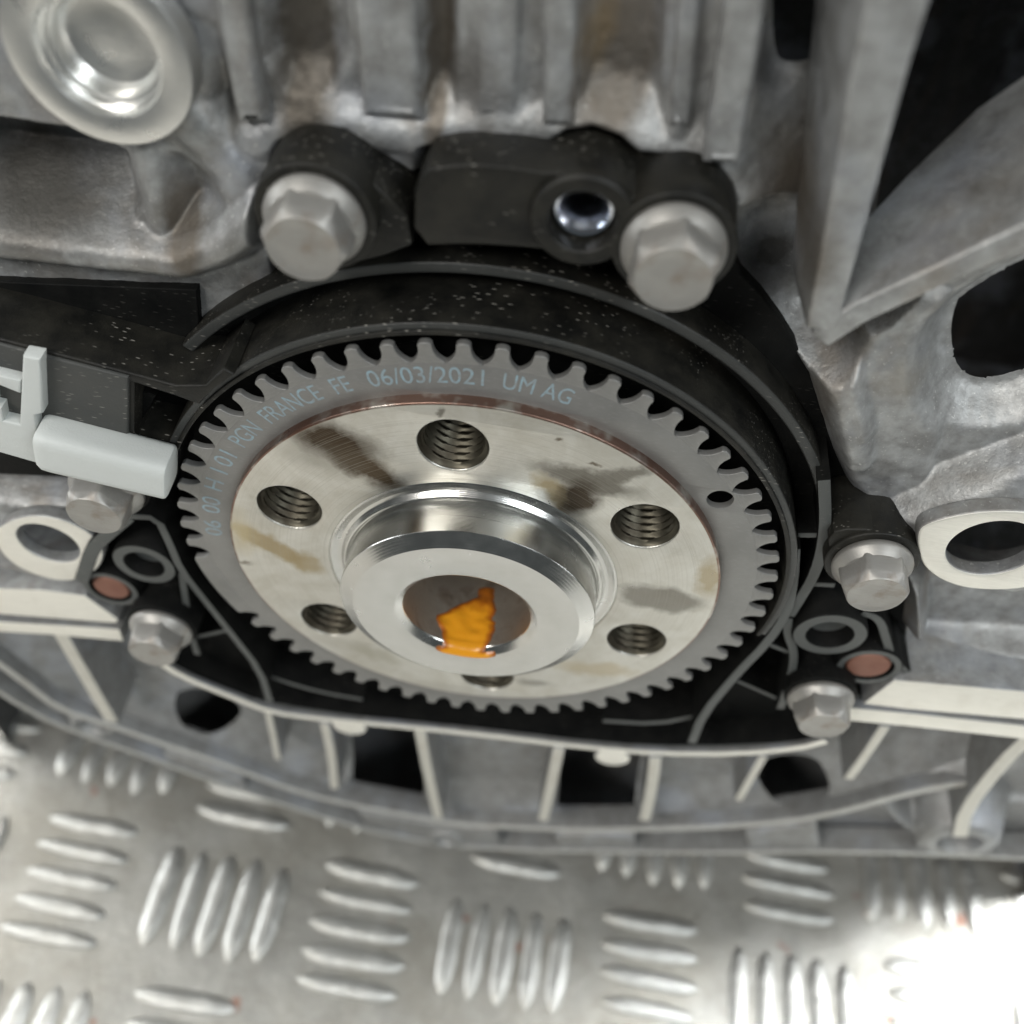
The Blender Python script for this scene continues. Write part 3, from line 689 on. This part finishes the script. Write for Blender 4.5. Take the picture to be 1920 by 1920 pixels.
# ------------------------------------------------------------------ black seal carrier
car = thing('seal_carrier', 'black plastic crankshaft seal carrier bolted round the toothed ring', 'seal carrier', (0, 14, -100))
link('base_plate', prism_mesh([dense(xzs(OUT_PX, 12), rounds=1, closed=True)], 17, 20, 0.4), M_BLACK, car)
link('sealing_lip', prism_mesh([arcband(62.5, 64.7, -8, 170, 160)], 3, 17.2, 0.4, 3), M_DUSTY, car, front=M_LIP)
link('inner_step', prism_mesh([arcband(62.5, 63.4, -8, 170, 160)], 2.5, 3.4, 0.2), M_DUSTY, car)
link('outer_ridge', prism_mesh([arcband(69.2, 71.4, 24, 142.5, 140)], 9.5, 17.3, 0.5, 3), M_DUSTY, car, front=M_LIP)
def crib(px, y, w, yb=17.2, rounds=1): return link('rib', prism_mesh([strip(xzs(px, y), w, rounds)], y, yb, 0.22), M_BLACK, car, front=M_RIB)  # black sides, grey front: pocket shade and front gloss put into the colours
crib([(240, 968), (295, 972), (318, 1020), (338, 1068), (380, 1122), (430, 1184), (488, 1258), (506, 1316)], 5, 1.0)
crib([(341, 1075), (345, 1110), (358, 1190), (370, 1228)], 6, 0.9)
crib([(362, 1196), (432, 1181)], 7, 0.7, rounds=0)
crib([(152, 1092), (172, 1030), (196, 1008), (240, 970)], 5, 1.6)
crib([(490, 1262), (530, 1278), (600, 1298), (680, 1312)], 8, 0.8)
crib([(1545, 900), (1549, 990), (1532, 1072), (1495, 1132), (1480, 1156)], 6, 1.2, rounds=2)
crib([(1490, 1030), (1487, 1090), (1476, 1150), (1440, 1205), (1383, 1262), (1318, 1340), (1297, 1394)], 4, 1.15)
crib([(1478, 1160), (1476, 1190), (1491, 1225), (1482, 1275), (1463, 1330)], 6, 1.0, rounds=2)
crib([(1495, 1004), (1562, 1004)], 7, 0.8, rounds=0)
crib([(1525, 1096), (1566, 1098)], 7, 0.8, rounds=0)
crib([(1440, 1208), (1480, 1224)], 7, 0.7, rounds=0)
crib([(1382, 1277), (1466, 1314)], 8, 0.6, rounds=0)
crib([(1312, 1342), (1230, 1358), (1130, 1352)], 8, 0.9)
crib([(1615, 1150), (1650, 1160), (1662, 1200), (1672, 1235), (1700, 1262)], 7, 1.0, rounds=2)
crib([(1575, 1268), (1600, 1300), (1618, 1318)], 8, 0.8)
link('boss_block', prism_mesh([dense(xzs([(1552, 1002), (1600, 990), (1690, 1002), (1717, 1040), (1712, 1082), (1640, 1090), (1575, 1085), (1556, 1045)], 3.4), rounds=1, closed=True)], 3.4, 17.1, 0.5, 3), M_DUSTY, car)
crib([(298, 1237), (400, 1288), (500, 1320), (700, 1349), (900, 1367), (1130, 1395), (1300, 1402), (1500, 1394), (1560, 1375)], 9, 0.8)
# bolt bosses, pad and bushes
BOLTS = {'L': (568, 468), 'R': (1262, 525), 'r': (1643, 1116), 'lr': (1543, 1362), 'll': (284, 1226), 'l': (176, 968)}
BP = {k: xz(p[0], p[1], -5) for k, p in BOLTS.items()}
for k, (r, yf) in {'L': (9.0, 2.2), 'R': (8.9, 2.2), 'r': (8.8, 2.6), 'lr': (8.2, 2.6), 'll': (8.2, 2.6), 'l': (8.2, 2.6)}.items():
    link('bolt_boss', prism_mesh([circ(*BP[k], r)], yf, 17.1, 0.5, 3), M_DUSTY if k in 'LRr' else M_BLACK, car)
x, z = BP['L']
link('boss_web', prism_mesh([xzs([(655, 330), (700, 345), (765, 405), (772, 460), (720, 480), (640, 500)], 6)], 6, 17.1, 0.4), M_DUSTY, car)
PAD_PX = [(777, 322), (870, 306), (960, 313), (1035, 325), (1085, 318), (1128, 330), (1160, 350), (1190, 374), (1225, 378), (1262, 368), (1312, 380), (1350, 410), (1352, 470), (1200, 500), (1130, 480), (1000, 466), (880, 458), (776, 462)]
bush = xz(1092, 418, 2.5)
link('sensor_pad', prism_mesh([dense(xzs(PAD_PX, 4), rounds=1, closed=True), circ(*bush, 5.2)], 4, 17.15, 0.5, 3), M_DUSTY, car)
bu_o = link('bushing', lathe_mesh([(7.4, 4.5), (7.4, 2.9), (7.0, 2.5), (5.1, 2.5), (4.8, 2.8), (4.7, 8.5), (4.0, 9.0)], *bush), M_DUSTY, car)
link('sleeve', lathe_mesh([(4.4, 9.5), (4.4, 5.8), (4.15, 5.4), (3.7, 5.5), (2.7, 7.2), (2.4, 8.5), (2.3, 16)], bush[0], bush[1]), M_CHROME, bu_o, label='bright metal sleeve in the bushing')
link('sleeve_floor', lathe_mesh([(4.4, 12.0), (0.02, 12.0)], *bush), M_BLACK, car)
for (px, py, r) in ((270, 1059, 7.3), (1556, 1191, 8.0)):
    c = xz(px, py, 5)
    link('bushing', lathe_mesh([(r, 17.2), (r, 5.5), (r - .4, 5), (r * .64, 5), (r * .6, 5.4), (r * .56, 9), (r * .3, 9.6), (0.02, 9.6)], *c), M_BLACK, car, front=M_RIB)
pins = []
for (px, py, r, lab) in ((208, 1104, 4.5, 'dull dark copper coloured pin in the left foot of the seal carrier'), (1629, 1250, 5.0, 'bright copper coloured pin in the right foot of the seal carrier')):
    c = xz(px, py, 6.5)
    link('pin_socket', lathe_mesh([(r + 2.4, 17.2), (r + 2.4, 6.8), (r + 2.0, 6.3), (r + 0.6, 6.3), (r + 0.25, 6.8), (r + 0.2, 12.9)], *c), M_BLACK, car, front=M_RIB)
    o = link('locating_pin', lathe_mesh([(r, 13.0), (r, 7.2), (r - 0.5, 6.6), (0.02, 6.5)], *c, n=48), M_COPPER, None, O=(c[0], 13, c[1]))
    tag(o, lab, 'pin', 'copper coloured locating pins')
# sensor housing on the left
hou = []
link('housing', prism_mesh([xzs([(-120, 622), (0, 646), (130, 680), (240, 708), (240, 834), (160, 818), (60, 800), (-120, 780)], 0)], 0, 17.1, 0.5, 3), M_GREYBOX, car)
link('housing_roof', prism_mesh([xzs([(-120, 622), (0, 650), (130, 684), (250, 716), (330, 742), (374, 758), (400, 730), (440, 702), (420, 690), (385, 722), (330, 722), (250, 700), (130, 668), (0, 634), (-120, 606)], 0.8)], 0.6, 14.0, 0.5, 3), M_DUSTY, car)
link('housing_side', prism_mesh([xzs([(240, 712), (252, 716), (252, 832), (326, 848), (330, 868), (240, 846)], 0.8)], 0.8, 17.1, 0.3), M_DUSTY, car)
link('housing_back', prism_mesh([xzs([(-120, 520), (370, 540), (380, 700), (330, 900), (-120, 880)], 13)], 12.4, 16.8, 0.3), M_BLACK, car)
link('inner_clip', prism_mesh([xzs([(262, 735), (292, 742), (268, 785), (255, 780)], 5)], 5, 12.5, 0.3), M_BLACK, car)

# grey sensor lying in the housing
sen = thing('speed_sensor', 'pale grey plastic sensor with a slotted block and stub tube left of the toothed ring', 'sensor', (*[at(60, 800, -2)[0]], 0, at(60, 800, -2)[2]))
yS = -2.5
link('body', prism_mesh([xzs([(-120, 560), (37, 600), (75, 675), (79, 780), (67, 785), (78, 873), (-120, 822)], yS)[0:0] + xzs([(-120, 740), (2, 766), (6, 790), (36, 797), (42, 668), (75, 674), (80, 776), (66, 780), (78, 872), (-120, 815)], yS)], yS, 0.6, 0.5, 3), M_SENSOR, sen)
link('cross_bar', prism_mesh([xzs([(-120, 675), (0, 700), (41, 710), (40, 734), (0, 718), (-120, 700)], yS + 1)], yS + 0.4, 0.6, 0.4), M_SENSOR, sen)
link('slot_wall', prism_mesh([xzs([(-120, 700), (-12, 716), (-8, 765), (-120, 742)], yS + 0.5)], yS + 0.2, 0.6, 0.4), M_SENSOR, sen)
a = at(77, 825, yS); b = at(322, 886, yS)
axis = Vector(b - a); Lt = axis.length; axis.normalize()
side = Vector((0, -1, 0)); up_ = axis.cross(side).normalized()
v, f = [], []
prof = [(0, 3.4), (0.2, 4.4), (1.0, 4.9), (2.5, 5.0), (Lt - 0.7, 4.8), (Lt - 0.2, 4.6), (Lt, 4.2), (Lt, 0.02)]
n = 40
for t, r in prof:
    for i in range(n):
        ph = 2 * math.pi * i / n
        # flattened tube: rounded-square section
        q = (abs(math.cos(ph)) ** 5.0 + abs(math.sin(ph)) ** 5.0) ** (-1 / 5.0)
        p = Vector(a) + axis * t + up_ * (r * q * math.cos(ph)) + side * (r * 0.8 * q * math.sin(ph) - 0.0)
        v.append(p)
for k in range(len(prof) - 1):
    for i in range(n):
        j = (i + 1) % n; f.append((k * n + i, k * n + j, (k + 1) * n + j, (k + 1) * n + i))
me = pymesh('tube', v, f); bm = bmesh.new(); bm.from_mesh(me); bmesh.ops.recalc_face_normals(bm, faces=bm.faces); bm.to_mesh(me); bm.free(); smooth_by_angle(me, 40)
link('stub_tube', me, M_SENSOR, sen)

# ------------------------------------------------------------------ flange bolts
def bolt_parts(parent, c, rot):
    yw, O = 2.2, (c[0], 2.2, c[1])
    w = lathe_mesh([(4.0, 2.6), (7.3, 2.55), (7.5, 2.2), (7.5, 1.5), (7.35, 1.15), (6.6, 0.2), (6.2, -0.3), (5.4, -0.4)], *c, n=72)
    # hexagon head with rounded corners and a turned chamfer on top
    v, f = [], []; n = 96
    def hexr(a, R): a = (a - rot) % (math.pi / 3) - math.pi / 6; h = R * math.cos(math.pi / 6) / math.cos(a); return min(h, R * 0.975)
    prof = [(0.6, 1.02, 0), (-3.2, 1.0, 0), (-3.7, 0.985, 0.15), (-4.4, 0.955, 0.6), (-4.9, 0.93, 1.0), (-5.12, 0.90, 1.0), (-5.14, 0.85, 1.0), (-5.02, 0.80, 1.0), (-5.0, 0.5, 1.0), (-5.0, 0.003, 1.0)]
    R = 6.6
    for (y, s_, cm) in prof:
        for i in range(n):
            a = 2 * math.pi * i / n; hr = hexr(a, R) * s_; cr = R * 0.90 * s_
            r = hr * (1 - cm) + min(hr, cr) * cm if cm < 1 else cr * 0.98
            v.append((c[0] + r * math.cos(a), y, c[1] + r * math.sin(a)))
    for k in range(len(prof) - 1):
        for i in range(n):
            j = (i + 1) % n; f.append((k * n + i, k * n + j, (k + 1) * n + j, (k + 1) * n + i))
    h = pymesh('head', v, f); bm = bmesh.new(); bm.from_mesh(h); bmesh.ops.remove_doubles(bm, verts=bm.verts, dist=0.001)
    bmesh.ops.recalc_face_normals(bm, faces=bm.faces); bm.to_mesh(h); bm.free(); smooth_by_angle(h, 28)
    link('washer', w, M_BOLT, parent); link('head', h, M_BOLT, parent)
bl = {'L': ('grey flange bolt at the upper left of the carrier, in its own round boss', -0.08), 'R': ('grey flange bolt at the upper right of the carrier, beside the bright sleeved hole', 0.50),
      'r': ('grey flange bolt at the right, just left of the big light bolt eye', 0.02), 'lr': ('grey flange bolt at the lower right, below the bright copper pin', 0.03),
      'll': ('grey flange bolt at the lower left, below the dull copper pin', 0.25), 'l': ('grey flange bolt under the pale sensor tube at the left', 0.3)}
for k, (lab, rot) in bl.items():
    t = thing('flange_bolt', lab, 'bolt', (BP[k][0], 2.2, BP[k][1]), 'flange bolts of the seal carrier')
    bolt_parts(t, BP[k], rot)

# ------------------------------------------------------------------ toothed ring
ring = thing('toothed_ring', 'grey steel toothed trigger ring with printed lettering round the crank flange', 'trigger ring', (0, 2.2, -61))
RR, RT, YF, YB = 57.0, 61.2, 2.2, 3.6
hole = (54.2 * math.cos(math.radians(38.05)), 54.2 * math.sin(math.radians(38.05)))
n = 360
link('disc', prism_mesh([circ(0, 0, RR, n), circ(0, 0, 49.0, 180), circ(*hole, 2.45, 40)], YF, YB, 0.06, 1), M_RING, ring)
def tooth(a_c, half_root, half_tip, nseg=9):
    """rounded tooth; half widths in degrees"""
    prof = []
    K = 10
    for i in range(K + 1):
        t = i / K; s_ = t * t * (3 - 2 * t)
        ra = half_root * (1 - t) + half_tip * t if half_root > 3 else (2.95 * (1 - t) ** 2.4 + half_tip * (1 - (1 - t) ** 2.4))
        rad = RR - 0.02 + (RT - RR - 0.5) * (t ** 1.15)
        prof.append((ra, rad))
    top = []
    for i in range(nseg + 1):
        u = 1 - 2 * i / nseg
        top.append((half_tip * u, RT - 0.5 * abs(u) ** 3.0))
    pts = [(a, r) for a, r in prof] + top[1:-1] + [(-a, r) for a, r in prof[::-1]]
    return [(r * math.cos(math.radians(a_c + a)), r * math.sin(math.radians(a_c + a))) for a, r in pts]
tm = prism_mesh([tooth(90, 2.95, 1.12)[::-1]], YF + 0.012, YB - 0.012, 0.16, 2)
t0 = link('tooth', tm, M_RING, ring, O=(0, YF, 0))
MISSING = (198, 204)
k = 0
for i in range(60):
    ang_ = i * 6
    if ang_ in MISSING: continue
    o = t0 if k == 0 else copy_part(t0, ring)
    k += 1
    o.rotation_euler = (0, math.radians(90 - ang_), 0)
link('long_tooth', prism_mesh([(circ(0, 0, RT, 24, 192, 210) + circ(0, 0, RR - 0.02, 24, 210, 192))], YF + 0.02, YB - 0.02, 0.16, 2), M_RING, ring)
def curved_text(txt, mid_deg, r, size, name='lettering', squeeze=1.0):
    cu = bpy.data.curves.new('t', 'FONT'); cu.body = txt; cu.size = size; cu.align_x = 'CENTER'; cu.space_character = 1.0; cu.offset = 0.0
    ob = bpy.data.objects.new('t', cu); me = bpy.data.meshes.new_from_object(ob)
    bpy.data.objects.remove(ob); bpy.data.curves.remove(cu)
    bm = bmesh.new(); bm.from_mesh(me)
    bmesh.ops.triangulate(bm, faces=bm.faces)
    bmesh.ops.subdivide_edges(bm, edges=[e for e in bm.edges if e.calc_length() > 0.8], cuts=1)
    bmesh.ops.triangulate(bm, faces=bm.faces)
    for vv in bm.verts:
        a = math.radians(mid_deg) - vv.co.x * squeeze / r; rad = r + vv.co.y
        y = YF - 0.03
        vv.co = (rad * math.cos(a), y, rad * math.sin(a))
    bm.to_mesh(me); bm.free()
    link(name, me, M_TEXT, ring, smooth=False)
BR_ = 52.6
for txt, dg, sq in (('AG', 79.3, .72), ('UM', 86.4, .72), ('06/03/2021', 102.7, .86), ('FE', 119.2, .72), ('FRANCE', 131.2, .70), ('PGN', 145.0, .72), ('01', 154.2, 1), ('1', 159.2, 1), ('H', 164.2, 1), ('00', 171.4, 1), ('06', 179.5, 1)):
    curved_text(txt, dg, BR_, 5.2, squeeze=sq)

# ------------------------------------------------------------------ crankshaft end
crank = thing('crankshaft', 'bare steel crankshaft end flange with threaded holes and a turned hub', 'crankshaft', (0, 5, -50))
HO = []
for i in range(6):
    a = math.radians(90 + 60 * i) + 0.1621
    HO.append((39.6 * math.cos(a), 39.6 * math.sin(a)))
flange_o = link('flange', prism_mesh([circ(0, 0, 50, 240), circ(0, 0, 29.6, 160)] + [circ(x, z, 6.35, 48) for x, z in HO], 0, 5.6, 0.35, 3), M_FLANGE, crank, O=(0, 0, 0))
hubp = [(29.75, 0.3), (29.2, 0.12), (28.6, 0.35), (27.9, 0.5), (27.2, 0.35), (26.75, -0.25), (26.5, -0.6), (26.2, -0.7), (25.95, -0.55), (25.7, -0.2), (25.55, -0.3), (25.5, -0.8), (25.5, -4.2), (25.65, -4.4), (25.68, -8.0), (25.6, -8.15), (22.85, -9.65), (22.7, -9.75), (14.5, -9.75), (14.3, -9.68), (12.95, -8.6), (12.85, -8.4)]
hub_o = link('hub', lathe_mesh(hubp, 0, 0, 200, sharp=24), M_HUB, crank, O=(0, 0, 0))
link('bore', lathe_mesh([(12.85, -8.4), (12.8, 6), (12.4, 9), (9, 12), (0.02, 13)], 0, 0, 120), machined('dull_bore_steel', (0.42, 0.38, 0.33), 0.42, (0.12, 0.07, 0.04), 0.6, 0.85), hub_o)
def thread_mesh(cx, cz):
    v, f = [], []; n, turns, per = 48, 9, 8; pitch = 1.75; m = turns * per
    v += [(cx + 6.36 * math.cos(2 * math.pi * i / n), 0.3, cz + 6.36 * math.sin(2 * math.pi * i / n)) for i in range(n)]
    for k in range(m):
        for i in range(n):
            a = 2 * math.pi * i / n; y = 0.9 + pitch * k / per
            ph = (y / pitch + i / n) % 1.0; tri = abs(2 * ph - 1)
            r = 5.35 + 0.85 * tri
            if k == 0: r = 5.95
            v.append((cx + r * math.cos(a), y, cz + r * math.sin(a)))
    rows = m + 1
    for k in range(rows - 1):
        for i in range(n):
            j = (i + 1) % n; f.append((k * n + i, k * n + j, (k + 1) * n + j, (k + 1) * n + i))
    f.append(tuple((rows - 1) * n + i for i in range(n)))
    me = pymesh('thread', v, f)
    bm = bmesh.new(); bm.from_mesh(me); bmesh.ops.recalc_face_normals(bm, faces=bm.faces); bm.to_mesh(me); bm.free()
    smooth_by_angle(me, 60)
    return me
th0 = None
for (x, z) in HO:
    if th0 is None: th0 = link('threaded_hole', thread_mesh(x, z), M_THREAD, flange_o, O=(x, 0, z)); base_xz = (x, z)
    else: copy_part(th0, flange_o, (x - base_xz[0], 0, z - base_xz[1]))

# orange grease in the bore
def grease_mesh():
    v, f, idx = [], [], {}
    nA, nY = 90, 90
    def edge(a, y):    # outline in degrees about the bottom of the bore and depth
        # right edge, left edge by depth
        t = (y + 10.2) / 15.0
        L = np.interp(t, [0, .06, .10, .3, .45, .52, .6, .8, 1.0], [-24, -26, -20, -24, -33, -33, -26, -14, 4])
        Rr = np.interp(t, [0, .05, .10, .2, .4, .55, .6, .75, 1.0], [26, 27, 17, 22, 26, 26, 22, 25, 20])
        w = 1.1 * mnoise.noise(Vector((y * 0.9, a * 0.05, 3.1))) + 0.4 * mnoise.noise(Vector((y * 2.5, 7, 1)))
        return min(a - L, Rr - a) + w
    # path along the bottom of the bore: over the chamfer and in
    path = [(14.9, -9.75), (14.5, -9.75), (14.3, -9.68), (13.6, -9.15), (12.95, -8.6), (12.85, -8.3)] + [(12.83, -8.3 + 14.5 * k / 60) for k in range(1, 61)]
    dpt = [-10.2]
    for k in range(1, len(path)): dpt.append(dpt[-1] + math.hypot(path[k][0] - path[k - 1][0], path[k][1] - path[k - 1][1]))
    for k, (r, y) in enumerate(path):
        for i in range(nA + 1):
            a = -48 + 96 * i / nA; e = edge(a, dpt[k])
            th = max(0.0, min(1.0, e / 5.0)) ** 0.5 * (0.42 + 0.3 * mnoise.noise(Vector((a * 0.08, y * 0.5, 0.3)))) - (0.12 if e <= 0 else -0.03)
            aa = math.radians(-90 + 3 + a)
            if k < 6: rr, yy = r - th * 0.45, y - th * 0.8
            else: rr, yy = r - th, y
            v.append((rr * math.cos(aa), yy, rr * math.sin(aa))); idx[(k, i)] = e
    for k in range(len(path) - 1):
        for i in range(nA):
            if max(idx[(k, i)], idx[(k, i + 1)], idx[(k + 1, i)], idx[(k + 1, i + 1)]) > 0:
                q = k * (nA + 1) + i; f.append((q, q + 1, q + nA + 2, q + nA + 1))
    me = pymesh('grease', v, f)
    fa = me.attributes.new('film', 'FLOAT', 'POINT')
    for k in range(len(path)):
        for i in range(nA + 1):
            fa.data[k * (nA + 1) + i].value = max(0.0, min(1.0, idx[(k, i)] / 9.0)) * float(np.interp(dpt[k], [-10, -4.5, 0.5, 4], [1.0, 1.0, 0.7, 0.2])) + 0.12
    bm = bmesh.new(); bm.from_mesh(me)
    bmesh.ops.delete(bm, geom=[x for x in bm.verts if not x.link_faces], context='VERTS')
    bmesh.ops.recalc_face_normals(bm, faces=bm.faces); bm.to_mesh(me); bm.free()
    return me
g = link('grease_smear', grease_mesh(), M_GREASE, None, O=(0, -9, -13))
tag(g, 'thick orange grease smeared inside and over the lip of the hub bore', 'grease')

for o in bpy.data.objects:
    if '_o' in o.keys(): del o['_o']
